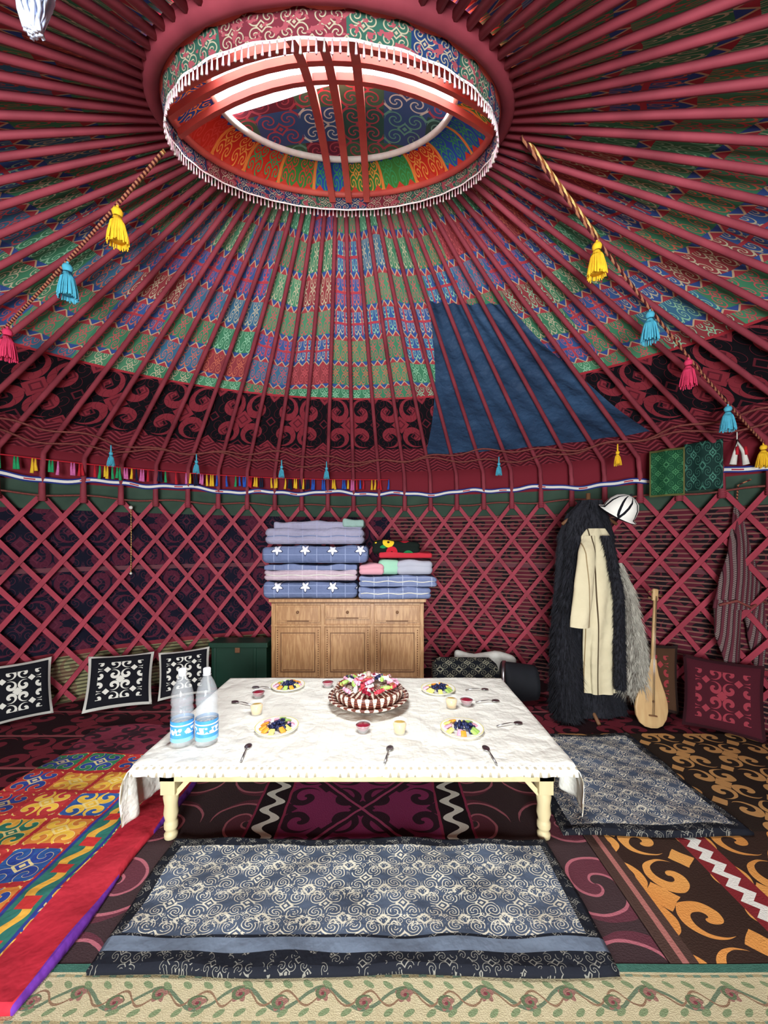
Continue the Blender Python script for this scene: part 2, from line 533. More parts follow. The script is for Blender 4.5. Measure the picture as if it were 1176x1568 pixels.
# floral carpet nearest the viewer
m = Mat('floral_border_carpet', .95, .1); x, y, z = m.co()
base = mix(m.noise(30), '#b0a27a', '#c8ba94')
jx = x + (m.noise(14, 2) - .5)*.02
yy = (y - 1.237) + (m.noise(11, 2) - .5)*.010; ph = jx*2*pi/.26
vine = (yy - ph.sin()*.030).abs() < .006
c = mix(vine, base, '#64745a')
vine2 = ((yy + (ph*2 + .8).sin()*.020).abs() < .0035)
c = mix(vine2, c, '#8a6a50')
fx = (jx/.13).fr() - .5; s2 = ((jx/.13).fl()*.5).fr()*4 - 1
dx = fx*.13; dy = yy + s2*.012
r = M('SQRT', dx*dx + dy*dy*1.6); a = M('ARCTAN2', dy, dx)
c = mix(r < ((a*5).sin()*.006 + .024), c, '#94665a')
c = mix((r < .028) * ((a + r*240.).sin() > .2), c, '#5e6c4c')
c = mix(r < .006, c, '#7c3a40')
lf = ((jx/.065 + .3).fr() - .5)*.065; l2 = (yy.abs() - .038 + lf*.4)
rl = M('SQRT', lf*lf*.3 + l2*l2)
c = mix((rl < .009)*(lf.abs() < .022), c, '#788860')
c = mix(((yy).abs() > .060), c, mix(((jx*110).sin() > .2), '#a09068', '#6a8068'))
c = mix(((yy).abs() > .068), c, base)
c = mix((y > 1.312), c, mix(m.noise(60), '#305a4c', '#447464'))
c = mix((y < 1.16), c, mix(filig(x*4, y*4), '#7a3a3c', '#b0a078'))
m.col(c); m.bump(m.noise(250, 2), .6, .004)
rug('floral_carpet', -2.6, 2.8, -.6, 1.338, 0.0, .012, m.m, edge=.003)

# central maroon felt rug
m = Mat('maroon_felt_rug', .95, .1); x, y, z = m.co()
jx = x + (m.noise(9, 2) - .5)*.02; jy = y + (m.noise(8, 2) - .5)*.02
fx, fy, r, sp = horn_parts(jx*1.25 + .15, jy*1.35 + .02, 13)
side = mix((sp > 0.0)*(r < .46), '#3e2c2e', '#642e3a')
side = mix((sp.abs() < .22)*(r < .47), side, '#b8626e')
X1 = (jx + .12)/.84; Y1 = (jy - 2.12)/.84
hh = horns(X1*2 + .5, Y1*2.2 + .5, 13)
cen = mix(hh, '#8c2858', '#301422')
dia = (X1.abs()*1.0 - Y1.abs()).abs()
cen = mix(dia < .05, cen, '#301422'); cen = mix(dia < .012, cen, '#b04068')
c = mix((jx + .12).abs() < .42, side, cen)
st = ((jx + .12).abs() - .49)
wv = ((st - (jy*2*pi/.13).sin()*.036).abs()) < .025
sc = mix(wv, '#1c1216', '#e0d8c8')
c = mix(st.abs() < .08, c, sc)
c = mix(((st.abs() - .08).abs() < .007), c, '#9a2c4c')
c = mix(m.noise(3, 2)*.25, c, '#4a3a3c')
m.col(c); m.bump(m.noise(150, 2), .5, .005)
rug('maroon_felt_rug', -1.5, .975, 1.345, 3.38, 0.0, .01, m.m, edge=.003)

# orange felt rug on the right
m = Mat('orange_felt_rug', .95, .1); x, y, z = m.co()
jx = x + (m.noise(7, 2) - .5)*.03; jy = y + (m.noise(6, 2) - .5)*.03
org = mix(m.noise(2.5, 2), '#d87428', '#f4b054')
hm = horns(jx*2.2 + .02, jy*2.6 + .35, 12)
c = mix(hm, '#34201a', org)
c2 = mix(horns(jx*3.2, jy*3.2, 12), '#241a16', '#c89050')
c = mix(y > 1.95, c, c2)
zz = ((y/.07).fr() - .5).abs()*.09
strip = mix(((x - 1.46 - zz).abs() < .026), '#8a2028', '#e8e4d8')
c = mix(((x - 1.49).abs() < .07) * (y < 1.95), c, strip)
c = mix((x < 1.08), c, mix(((x - 1.035).abs() < .012), '#4a322c', '#b06860'))
c = mix(m.noise(3, 2)*.2, c, '#5a4a3c')
m.col(c); m.bump(m.noise(150, 2), .5, .005)
rug('orange_felt_rug', .985, 2.75, 1.345, 2.95, 0.0, .011, m.m, edge=.003)

# grey sitting mats
def matmat(name, x0, x1, y0, y1, front):
    m = Mat(name, .9, .1); x, y, z = m.co()
    j = (m.noise(16, 2) - .5)*.022; j2 = (m.noise(13, 2) - .5)*.022
    X_ = x + j; Y_ = y + j2
    f1 = filig(X_*6.6, Y_*8.2, 19, .42)
    f2 = filig(X_*13.2 + .5, Y_*16.4 + .25, 12, .35)
    brk = m.noise(48, 2) > .40
    g_ = mx(f1, f2*(((Y_*8.2).fr() - .5).abs() > .33)) * brk
    c = mix(g_, mix(m.noise(5), '#2c3546', '#586478'), '#c8c0aa')
    edge = mx(mx(x0 + .035 - x, x - (x1 - .035)), y - (y1 - .035))
    e2 = mx(edge, (y0 + front) - y)
    c = mix(e2 > 0.0, c, mix((filig(X_*14, Y_*16, 11, .3)*(m.noise(20, 2) > .5)), '#1a1c24', '#7a766c'))
    if front > .05:
        c = mix(((y - (y0 + front*.66)).abs() < front*.24), c, mix(m.noise(3), '#545e70', '#6e7a8a'))
    m.col(c); m.bump(m.noise(9, 4), .6, .03)
    return m.m
rug('sitting_mat', -.975, .76, 1.305, 1.855, .012, .05, matmat('grey_mat_cloth', -.975, .76, 1.305, 1.855, .10), .007, .018, 90, 40, 16, .008)
rug('sitting_mat', .9, 1.78, 1.92, 2.87, .011, .052, matmat('grey_mat_cloth_b', .9, 1.78, 1.92, 2.87, .035), .008, .018, 50, 60, 13, .012)

# bright patchwork quilt on the left
m = Mat('patchwork_quilt_cloth', .8, .25); x, y, z = m.co()
jx = x + (m.noise(5, 2) - .5)*.03; jy = y + (m.noise(6, 2) - .5)*.03
uu = (jx + 1.45)/.24; vv = jy/.2
tile = m.ramp(m.hash(uu.fl(), vv.fl()), [(0, '#d87c28'), (.3, '#1f7e50'), (.5, '#dc9c28'), (.72, '#c42c2c'), (.88, '#1c549c')])
mt = m.ramp(m.hash(uu.fl()+7., vv.fl()), [(0, '#183f98'), (.4, '#ecb830'), (.7, '#107058')])
c = mix(horns(uu, vv, 11), tile, mt)
c = mix(filig(uu*1.0, vv*1.0, 11, .12)*.8, c, '#ecd480')
dd = ((uu*4).fr() - .5).abs() + ((vv*4).fr() - .5).abs()
c = mix(mx((uu.fr() - .5).abs() > .44, (vv.fr() - .5).abs() > .43), c, mix(dd < .35, '#b82028', '#e8b038'))
bw = (jx + 1.38)
wave = mix(((bw - (y*2*pi/.16).sin()*.022).abs() < .02), '#1c7062', '#e8a830')
wave = mix((((y/.16).fr() - .5).abs() < .16) * (bw.abs() < .035), wave, '#cc2424')
c = mix(bw.abs() < .065, c, wave)
c = mix(((bw.abs() - .065).abs() < .008), c, '#20348c')
c = mix(jx > -1.30, c, mix(m.noise(4), '#a80c20', '#d82038'))
c = mix(x > -1.126, c, '#6a24a0')
c = mix(m.noise(3, 2)*.22, c, '#5a4038')
c = mix(y > 2.6, c, mix(horns(x*3, y*4, 12), '#782438', '#301620'))
m.col(c); m.bump(m.noise(6, 4), .7, .04)
rug('patchwork_quilt', -2.15, -1.13, 1.2, 3.0, .012, .058, m.m, .009, .014, 60, 90, 11, .015)

# ------------------------------------------------------------------ table
pale_wood = Mat('pale_pine', .55, .3); x, y, z = pale_wood.co()
pale_wood.col(mix(pale_wood.noise(3, 4, pale_wood.comb(x*3, y*3, z*.6)), '#dccfa2', '#b49a66')); pale_wood = pale_wood.m
TH = .383
t = MB()
for (y0, y1) in ((1.86, 2.44), (2.45, 3.03)):
    t.box((-1.17, y0, TH-.028), (.89, y1, TH-.006), pale_wood)
    t.box((-1.08, y0+.02, TH-.085), (.82, y0+.045, TH-.028), pale_wood)
    t.box((-1.08, y1-.045, TH-.085), (.82, y1-.02, TH-.028), pale_wood)
    t.box((-1.08, y0+.02, TH-.085), (-1.05, y1-.02, TH-.028), pale_wood)
    t.box((.79, y0+.02, TH-.085), (.82, y1-.02, TH-.028), pale_wood)
    for lx in (-1.04, .78):
        for ly in (y0+.055, y1-.06):
            t.box((lx-.035, ly-.035, TH-.15), (lx+.035, ly+.035, TH-.028), pale_wood)
            t.lathe([(.001, 0), (.03, 0), (.032, .02), (.022, .035), (.032, .05), (.032, .075), (.026, .085), (.034, .12), (.03, .16), (.036, .20), (.03, .235)], pale_wood, 16, None, (lx, ly, .011))
            d = 1 if lx < 0 else -1
            t.box((-.012, -.012, 0), (.012, .012, .15), pale_wood, Matrix.Translation((lx+d*.025, ly, TH-.16)) @ Matrix.Rotation(d*radians(42), 4, 'Y'))
t.obj('dining_table', bevel=.003)

m = Mat('tablecloth_linen', .85, .15); x, y, z = m.co()
n1 = m.noise(4, 4); v_ = (n1 - .5).abs()
lace = ((x*160).sin() * (y*160).sin()) > .35
c = mix(n1, '#dcd8ca', '#eeeade'); c = mix(((y < 1.87) * lace), c, '#a89c82')
grid_ = mx((x*14).fr() < .05, (y*14).fr() < .05)
c = mix(grid_*.18, c, '#b8b09c')
m.col(c); m.bump(mn(v_*3, .5) + m.noise(18, 3)*.2, .8, .028)
cl = m.m
def cloth(a, b):
    s = -1.5+2.66*a + .0
    y = 1.845+1.215*b
    hang = 0; x = s; z = TH+.001
    L, R = -1.2, .915
    if s < L: hang = L-s; sg = -1; x = L
    if s > R: hang = s-R; sg = 1; x = R
    if hang > 0:
        fold = .02*sin(y*26+sg)+.01*sin(y*51)
        k = min(1, hang/.06)
        x += sg*(.02*k + fold*min(1, hang/.15) + hang*.08)
        z = TH-.004-hang*(.96)
        if sg > 0: z = TH-.004-hang*.93
        y -= .02*sin(hang*14)
    else:
        z += .002*sin(x*9+y*7)*sin(y*13) + .002
        if b < .03: z -= .014*(1-b/.03)
    return (x, y, z)
t = MB(); t.grid(cloth, 150, 70, cl)
t.grid(lambda a, b: (-1.2+2.115*a, 1.845-.004*b+.003*sin(a*60)*b, TH-.010-.026*b-.004*abs(sin(a*90))*b), 180, 2, cl)
o = t.obj('tablecloth')
so = o.modifiers.new('s', 'SOLIDIFY'); so.thickness = .003; so.offset = 1

# ---- tableware
ZT = TH+.008
def glassy(name, c, alpha, rough=.08):
    m = Mat(name, rough, .8); m.co(); m.col(mix(m.noise(5), c, '#ffffff')); m.b.inputs['Alpha'].default_value = alpha; return m.m
clear = glassy('clear_plastic', '#d8e4ee', .16)
water = glassy('water', '#a8c4d8', .10)
label = Mat('bottle_label', .4, .4); x, y, z = label.co('Object')
c = mix(label.noise(18, 3), '#1470c8', '#50b0f0'); c = mix(((z - ZT - .085).abs() < .016)*(label.noise(60, 0) > .47), c, '#f4f8ff')
c = mix(z < ZT+.05, c, '#7cc0f0'); c = mix((z - ZT - .115).abs() < .003, c, '#ffffff'); label.col(c); label = label.m
capm = plain('white_cap', '#eef0f4', .4, '#e0e4ea', 5)
def bottle(x, y):
    b = MB(); r = .056
    pr = [(.001, .004), (.03, 0), (.05, .004), (r, .02)]
    for i in range(24):
        z = .025+i*.0095; pr.append((r-(.0025 if i % 2 else 0)-(.005 if 17 < i < 20 else 0), z))
    pr += [(.054, .262), (.046, .295), (.034, .325), (.02, .352), (.016, .36), (.016, .372)]
    b.lathe(pr, clear, 32, None, (x, y, ZT))
    b.lathe([(r+.001, .03), (r+.001, .135)], label, 32, None, (x, y, ZT))
    b.lathe([(.001, .006), (.05, .008), (.051, .2), (.05, .245), (.001, .245)], water, 24, None, (x, y, ZT))
    b.lathe([(.018, .365), (.019, .368), (.019, .392), (.016, .395), (.001, .395)], capm, 20, None, (x, y, ZT))
    b.lathe([(.016, .358), (.022, .360), (.016, .363)], capm, 20, None, (x, y, ZT))
    b.obj('water_bottle')
bottle(-1.06, 2.06); bottle(-.935, 2.07)

china = plain('white_china', '#f0ece4', .25, '#f8f4ee', 5, spec=.5)
berry = plain('dark_berries', '#10142e', .35, '#2a3468', 40)
orange = plain('orange_slice', '#f08018', .4, '#f8b030', 30)
yellow = plain('yellow_fruit', '#e8d838', .4, '#f4ec90', 30)
pinkc = plain('pink_candy', '#e07aa0', .3, '#f4c0d0', 60)
greenf = plain('green_fruit', '#8ac048', .4, '#c0d870', 30)
redc = plain('red_candy', '#c81828', .3, '#e85060', 40)
def plate(x, y, s=1.0):
    b = MB(); r = .118*s
    b.lathe([(.001, .004), (r*.5, .002), (r*.6, 0), (r, .014), (r*1.03, .02), (r*.97, .02), (r*.6, .008), (.001, .008)], china, 32, None, (x, y, ZT))
    b.lathe([(r*.985, .0205), (r*1.0, .0215), (r*1.02, .0205)], yellow, 32, None, (x, y, ZT))
    for i in range(46):
        a = random.random()*2*pi; q = random.random()**.6*r*.5; k = random.randint(0, 2)
        b.sph((x+.015+q*cos(a), y+q*sin(a), ZT+.018+.010*k*(1-q/r)), .0095, berry, 7)
    for i in range(11):
        a = 2*pi*i/11+random.random()*.4; q = r*(.62+.15*random.random())
        mt = random.choice([orange, yellow, pinkc, greenf, orange])
        T = Matrix.Translation((x+q*cos(a), y+q*sin(a), ZT+.021)) @ Matrix.Rotation(a, 4, 'Z') @ Matrix.Rotation(.4, 4, 'Y')
        b.rbox((0, 0, 0), (.045, .03, .013), .006, mt, 4, T)
    b.obj('fruit_plate')
for q in ((-.607, 2.22), (.437, 2.2), (-.70, 2.86), (.385, 2.79)): plate(*q)
glass = glassy('drinking_glass', '#e8f0f0', .22, .03)
juice = plain('yellow_juice', '#e0a818', .2, '#f0c040', 10); jam = plain('red_jam', '#7a1024', .2, '#a82038', 30)
def tumbler(x, y):
    b = MB()
    b.lathe([(.001, 0), (.032, 0), (.041, .075), (.039, .075), (.030, .006), (.001, .006)], glass, 24, None, (x, y, ZT))
    b.lathe([(.001, .008), (.0295, .008), (.0365, .056), (.001, .056)], juice, 24, None, (x, y, ZT)); b.obj('juice_glass')
def jar(x, y):
    b = MB()
    b.lathe([(.001, 0), (.025, 0), (.028, .006), (.045, .04), (.047, .045), (.044, .045), (.026, .01), (.001, .01)], glass, 24, None, (x, y, ZT))
    b.lathe([(.001, .011), (.025, .011), (.041, .038), (.02, .042), (.001, .044)], jam, 24, None, (x, y, ZT)); b.obj('jam_bowl')
for q in ((-.783, 2.41), (.087, 2.17), (.43, 2.5)): tumbler(*q)
for q in ((-.117, 2.19), (.535, 2.54), (-.855, 2.67), (-.41, 2.86)): jar(*q)
steel = plain('steel', '#a8a8a8', .3, '#c0c0c0', 5, metal=1)
def spoon(x, y, ang):
    T = Matrix.Translation((x, y, ZT+.002)) @ Matrix.Rotation(ang, 4, 'Z')
    b = MB()
    b.lathe([(.001, 0), (.012, .001), (.019, .006), (.0175, .0075), (.011, .004), (.001, .003)], steel, 18, T, (0, 0, 0), 1, 1.45)
    b.tube([(0, -.024, .006), (0, -.05, .013), (0, -.09, .011), (0, -.14, .004)], lambda t: .0025+.003*t, steel, 6, T, .5)
    b.obj('spoon')
for q in ((-.70, 2.02, .1), (.03, 2.0, -.2), (.52, 2.0, .1), (.78, 2.28, -1.3), (.74, 2.6, -1.4), (.72, 2.8, -1.5), (-.98, 2.58, 1.2), (-.93, 2.84, 1.4)): spoon(*q)

# centre dish with sweets
m = Mat('patterned_bowl', .35, .4); u, v, _ = m.co('UV')
c = mix(((((u*30).fr() - .5).abs()*2 + (v - .5).abs()) < .62), '#5a2420', '#e4d8c4'); c = mix((v*9).fr() < .18, c, '#a45a38'); m.col(c)
b = MB(); P = (-.1, 2.55, ZT)
b.lathe([(.001, 0), (.13, 0), (.15, .01), (.24, .05), (.262, .066), (.258, .072), (.22, .06), (.2, .055)], m.m, 48, None, P)
b.lathe([(.2, .05), (.215, .075), (.222, .105), (.216, .12), (.205, .115), (.19, .10)], m.m, 48, None, P, rf=lambda a, q: 1+.02*sin(a*2*pi*16))
b.lathe([(.2, .1), (.12, .12), (.001, .135)], m.m, 32, None, P)
wr = [redc, pinkc, greenf, china, china, berry, jam, m.m, pinkc]
for i in range(75):
    a = random.random()*2*pi; q = random.random()**.6*.18
    T = Matrix.Translation((P[0]+q*cos(a), P[1]+q*sin(a), ZT+.12+.05*(1-(q/.19)**2)+random.random()*.01)) @ Matrix.Rotation(random.random()*6, 4, 'Z') @ Matrix.Rotation(random.uniform(-.5, .5), 4, 'X')
    mt = random.choice(wr)
    b.rbox((0, 0, 0), (.05, .028, .024), .011, mt, 4, T)
    for sg in (-1, 1): b.lathe([(.004, 0), (.012, .014)], mt, 6, T @ Matrix.Rotation(sg*pi/2, 4, 'Y') @ Matrix.Translation((0, 0, .022)))
b.sph((P[0], P[1], ZT+.20), .018, m.m, 12, 1.2)
b.obj('sweets_bowl')

# ------------------------------------------------------------------ chest of drawers
m = Mat('oak_wood', .4, .4); x, y, z = m.co()
gr = m.noise(5, 6, m.comb(x*6, y*6, z*.7)); c = mix((gr*24).sin()*.5+.5, '#a87444', '#c4925c'); c = mix(m.noise(2)*.4, c, '#8a5c38'); m.col(c)
oak = m.m
dkw = plain('dark_wood_trim', '#643c24', .5, '#805838', 10)
ch = MB(); x0, x1, yf, yb, top = -1.13, .40, 3.93, 4.30, .88
ch.box((x0+.01, yf+.01, .06), (x1-.01, yb, top-.03), oak)
ch.box((x0-.02, yf-.025, top-.03), (x1+.02, yb, top), oak)
ch.box((x0, yf-.005, top-.045), (x1, yb, top-.03), dkw)
ch.box((x0-.005, yf-.01, .001), (x1+.005, yb, .08), oak)
ch.box((x0, yf-.008, .605), (x1, yf+.02, .625), oak)
W = x1-x0
for k in range(4):
    xx = x0+.02+(W-.04)*k/3
    ch.box((xx-.018, yf-.006, .08), (xx+.018, yf+.02, top-.045), oak)
for k in range(3):
    a = x0+.045+(W-.04)*k/3; bb = x0+(W-.04)*(k+1)/3-.005
    zl = .65 if k != 1 else .68
    ch.box((a, yf-.008, zl), (bb, yf+.012, .815), oak)
    ch.box((a+.015, yf-.013, zl+.015), (bb-.015, yf+.012, .80), oak)
    mid = (a+bb)/2
    ch.lathe([(.001, 0), (.012, 0), (.009, .008), (.016, .018), (.012, .026), (.001, .028)], dkw, 14, Matrix.Translation((mid, yf-.012, .75)) @ Matrix.Rotation(pi/2, 4, 'X'))
    ch.box((mid-.11, yf-.014, zl+.004), (mid+.11, yf-.006, zl+.014), dkw)
    ch.box((a, yf-.010, .10), (bb, yf+.012, .595), oak)
    for (p0, p1) in (((a+.05, .15), (bb-.05, .158)), ((a+.05, .537), (bb-.05, .545)), ((a+.05, .15), (a+.058, .545)), ((bb-.058, .15), (bb-.05, .545))):
        ch.box((p0[0], yf-.016, p0[1]), (p1[0], yf-.006, p1[1]), dkw)
    ch.box((a+.075, yf-.018, .175), (bb-.075, yf-.006, .52), oak)
    for i in range(20):
        ch.sph((a+.02, yf-.012, .12+i*.0235), .0065, dkw, 6); ch.sph((bb-.02, yf-.012, .12+i*.0235), .0065, dkw, 6)
ch.obj('wooden_sideboard', bevel=.004)

# folded quilts
def starcloth(name, base, base2, line, dots=False):
    m = Mat(name, .9, .1); x, y, z = m.co()
    c = mix(m.noise(4), base, base2)
    g1 = mx((x*7 + y*.7).fr() < .06, (z*13 + y*2).fr() < .08)
    c = mix(g1*.6, c, line)
    if dots:
        px_ = x*3.6 + .35; pz = z*5.4 + .10
        fx = px_.fr() - .5; fz = (pz.fr() - .5)*.66
        r = M('SQRT', fx*fx + fz*fz); a = M('ARCTAN2', fz, fx)
        tw = ((a*(5/(2*pi)) + .25).fr() - .5).abs()*2
        c = mix(r < (tw*.13 + .10), c, '#2c3454')
        c = mix(r < (tw*.12 + .07), c, '#dcdae4')
    m.col(c); m.bump(m.noise(12, 4), .8, .03)
    return m.m
def fq(mb, x0, x1, y0, y1, z0, z1, mat, trim=None, seed=0, folds=2):
    h = z1-z0
    def d(q):
        t = (q.z+h/2)/h
        g = 0
        for k in range(1, folds): g += exp(-((t-k/folds)/.07)**2)
        s = 1-.055*g; q.x *= 1-.03*g; q.y *= s
        q.z += (.008*sin(q.x*11+seed) + .005*sin(q.x*27+seed*2+q.y*9))*t
        q.y += .012*sin(q.x*9+seed*3); return q
    c = ((x0+x1)/2, (y0+y1)/2, (z0+z1)/2)
    mb.rbox(c, (x1-x0, y1-y0, h), h*.32, mat, 22, None, d)
    if trim:
        for k in range(1, folds):
            zz = z0+h*k/folds
            mb.tube([(x0+.03+(x1-x0-.06)*i/20, y0+.005+.010*sin((x0-c[0]+(x1-x0)*i/20)*9+seed*3), zz+.006*sin(i+seed)) for i in range(21)], .006, trim, 6)
lil = starcloth('lilac_quilt', '#827e98', '#a4a0b6', '#9a98b8')
star = starcloth('blue_star_quilt', '#586688', '#707ca6', '#98a4c8', True)
pinkq = starcloth('pink_grey_quilt', '#b49aa6', '#c6b0ba', '#d4bcc8')
plaid = starcloth('plaid_quilt', '#606c94', '#808cb2', '#b8c0d8')
q1 = MB()
fq(q1, -1.22, -.27, 3.93, 4.30, .881, 1.045, star, lil, 1, 1)
q1.obj('folded_star_quilt')
q1 = MB(); fq(q1, -1.21, -.27, 3.92, 4.30, 1.062, 1.17, pinkq, white, 2, 2); fq(q1, -1.21, -.27, 3.93, 4.30, 1.165, 1.22, plaid, None, 4, 1); q1.obj('folded_pink_quilt')
q1 = MB(); fq(q1, -1.23, -.16, 3.92, 4.30, 1.238, 1.41, star, lil, 3, 1); q1.obj('folded_blue_quilt')
q1 = MB(); fq(q1, -1.2, -.2, 3.93, 4.30, 1.428, 1.59, lil, plaid, 5, 2); fq(q1, -1.12, -.22, 3.95, 4.3, 1.575, 1.66, lil, None, 8, 1); fq(q1, -.42, -.2, 3.93, 4.28, 1.60, 1.68, starcloth('green_grey_quilt', '#7a9a90', '#94b0a8', '#8aa8a0'), None, 3, 1); q1.obj('folded_lilac_quilt')
q1 = MB(); fq(q1, -.26, .47, 3.88, 4.28, .881, .995, plaid, white, 6, 2); q1.obj('folded_plaid_quilt')
q1 = MB(); fq(q1, -.25, .53, 3.89, 4.28, 1.0, 1.112, plaid, white, 7, 2); q1.obj('folded_plaid_quilt')
mint = plain('mint_cloth', '#a0d0b4', .9, '#80b898', 4, .5)
lp = plain('light_pink_cloth', '#e0a0ac', .9, '#cc8894', 4, .5); gy = plain('pale_grey_cloth', '#b4b4c0', .9, '#9c9cac', 4, .5)
rc = plain('red_cloth', '#b01424', .9, '#d02838', 4, .5)
q1 = MB(); fq(q1, -.25, .0, 3.88, 4.28, 1.124, 1.225, lp, None, 1, 2); fq(q1, -.06, .16, 3.9, 4.28, 1.124, 1.28, mint, None, 5, 1); fq(q1, .12, .49, 3.9, 4.28, 1.124, 1.265, gy, None, 2, 2); q1.obj('folded_blanket')
m = Mat('flower_print_cloth', .9, .1); x, y, z = m.co()
vo = m.nt.nodes.new('ShaderNodeTexVoronoi'); vo.inputs['Scale'].default_value = 8; m.nt.links.new(m.vec, vo.inputs['Vector'])
d = X(m.nt, vo.outputs['Distance']); hh = m.nt.nodes.new('ShaderNodeSeparateColor'); m.nt.links.new(vo.outputs['Color'], hh.inputs[0])
c = mix(d < .46, '#141c18', m.ramp(X(m.nt, hh.outputs[0]), [(0, '#e8b81c'), (.45, '#c01828'), (.75, '#1a7a40')])); c = mix(d < .12, c, '#301010'); m.col(c)
q1 = MB(); fq(q1, -.12, .36, 3.9, 4.28, 1.33, 1.46, m.m, None, 3, 2); fq(q1, -.05, .48, 3.9, 4.25, 1.29, 1.35, rc, None, 3, 1); q1.obj('folded_flower_blanket')

# green trunk, bolsters
gt = plain('green_trunk_paint', '#062a1c', .4, '#0c3c2a', 4, spec=.5)
b = MB(); b.box((-1.72, 3.9, .001), (-1.17, 4.1, .42), gt); b.box((-1.74, 3.88, .40), (-1.155, 4.12, .45), gt)
for xx in (-1.7, -1.3): b.box((xx, 3.885, .02), (xx+.03, 3.9, .4), gt)
b.box((-1.48, 3.882, .35), (-1.43, 3.9, .41), dkw)
b.obj('green_trunk', bevel=.006)
m = Mat('black_pattern_cloth', .9, .1); x, y, z = m.co(); m.col(mix(filig(x*6, z*8+y*3, 13, .3), '#14161c', '#88846e')); bpc = m.m
blk = plain('black_cloth', '#0b0c10', .8, '#1c1d24', 10, .3)
b = MB()
b.tube([(.45+.58*i/10, 3.62-.02*i/10, .192) for i in range(11)], lambda t: .19 if .04 < t < .96 else .14, bpc, 20)
b.obj('rolled_bolster')
b = MB()
b.tube([(1.07, 3.55, .187), (1.10, 3.54, .187)], .185, steel, 24)
b.tube([(1.08+.28*i/8, 3.545-.02*i/8, .187) for i in range(9)], lambda t: .18-.03*t, blk, 24)
b.obj('black_drum')
b = MB(); b.rbox((1.02, 3.95, .17), (.62, .12, .33), .05, white, 12, None, lambda q: q+Vector((0, .01*sin(q.x*20), (.02*sin(q.x*13)-.06*q.x) if q.z > 0 else 0))); b.obj('white_bundle')

# ------------------------------------------------------------------ cushions
def cushmat(name, bg, fg, border):
    m = Mat(name, .9, .1); u, v, _ = m.co('UV')
    e = mx((u - .5).abs(), (v - .5).abs())
    c = mix(horns((u - .5)*2.5 + .5, (v - .5)*2.5 + .5, 12), bg, fg)
    c = mix(e > .34, c, bg); c = mix(e > .455, c, border)
    m.col(c); m.bump(m.noise(40), .3, .01); return m.m
def cushion(name, pos, size, yaw, tilt, mat, th=.10, roll=0):
    """square cushion standing on its lower edge, leaning back by tilt"""
    T = Matrix.Translation(pos) @ Matrix.Rotation(yaw, 4, 'Z') @ Matrix.Rotation(-tilt, 4, 'X') @ Matrix.Rotation(roll, 4, 'Y')
    b = MB(); S = size
    def side(sg):
        def fn(a, q):
            x = 2*a-1; z = 2*q-1
            puff = (max(0, 1-abs(x)**2.6)*max(0, 1-abs(z)**2.6))**.5
            k = 1-.06*(1-abs(x)**2)*abs(z); k2 = 1-.06*(1-abs(z)**2)*abs(x)
            return (x*S[0]/2*k2, sg*th/2*puff, S[1]/2+z*S[1]/2*k)
        return fn
    b.grid(side(-1), 20, 20, mat, T=T); b.grid(side(1), 20, 20, mat, T=T)
    b.obj(name)
wb = cushmat('white_black_cushion', '#16161c', '#ccc8bc', '#c0bcb2')
cushion('square_cushion', (-2.90, 3.10, .03), (.44, .46), radians(46), .28, wb, .13)
cushion('square_cushion', (-2.28, 3.36, .02), (.50, .47), radians(33), .5, wb, .14, .06)
cushion('square_cushion', (-1.84, 3.62, .02), (.44, .43), radians(22), .4, wb, .14, -.04)
rd = cushmat('red_maroon_cushion', '#44141e', '#90303c', '#301218')
cushion('felt_cushion', (2.52, 2.92, .02), (.48, .54), radians(-40), .25, rd, .08)
cushion('felt_cushion', (2.26, 3.34, .02), (.42, .56), radians(-30), .2, cushmat('brown_cushion', '#4a3020', '#9a3438', '#2a1c18'), .08)

# ------------------------------------------------------------------ coats on a stand
furb = plain('black_fur', '#0a0a0e', .85, '#24242e', 60, .6)
furg = plain('grey_shaggy_fur', '#ccc4b4', .95, '#827c70', 25, .6)
cream = Mat('cream_coat_cloth', .9, .1); x, y, z = cream.co()
c = mix(cream.noise(6), '#bcae8a', '#d4c6a2'); c = mix(((x*1.0 - 1.70 + z*.03).abs() < .005), c, '#4a3a28'); c = mix(((x*1.0 - 1.61 + z*.02).abs() < .004), c, '#8a7450'); cream.col(c); cream.bump(cream.noise(7, 3), .6, .04); cream = cream.m
st = empty('coat_stand')
b = MB()
b.tube([(1.72, 3.3, .04), (1.72, 3.3, 1.86)], .018, dkw, 10)
for k in range(3):
    a = 2*pi*k/3+.4; b.tube([(1.72, 3.3, .1), (1.72+.22*cos(a), 3.3+.22*sin(a), .014)], .014, dkw, 8)
b.tube([(1.5, 3.3, 1.6), (1.6, 3.3, 1.68), (1.72, 3.3, 1.7), (1.84, 3.3, 1.68), (1.96, 3.3, 1.6)], .014, dkw, 8)
b.obj('stand', st)
def interp(tab, z):
    for (z0, *a), (z1, *b_) in zip(tab, tab[1:]):
        if z0 <= z <= z1:
            t = (z-z0)/(z1-z0); t = t*t*(3-2*t)*.5+t*.5; return [p+(q-p)*t for p, q in zip(a, b_)]
    return tab[-1][1:]
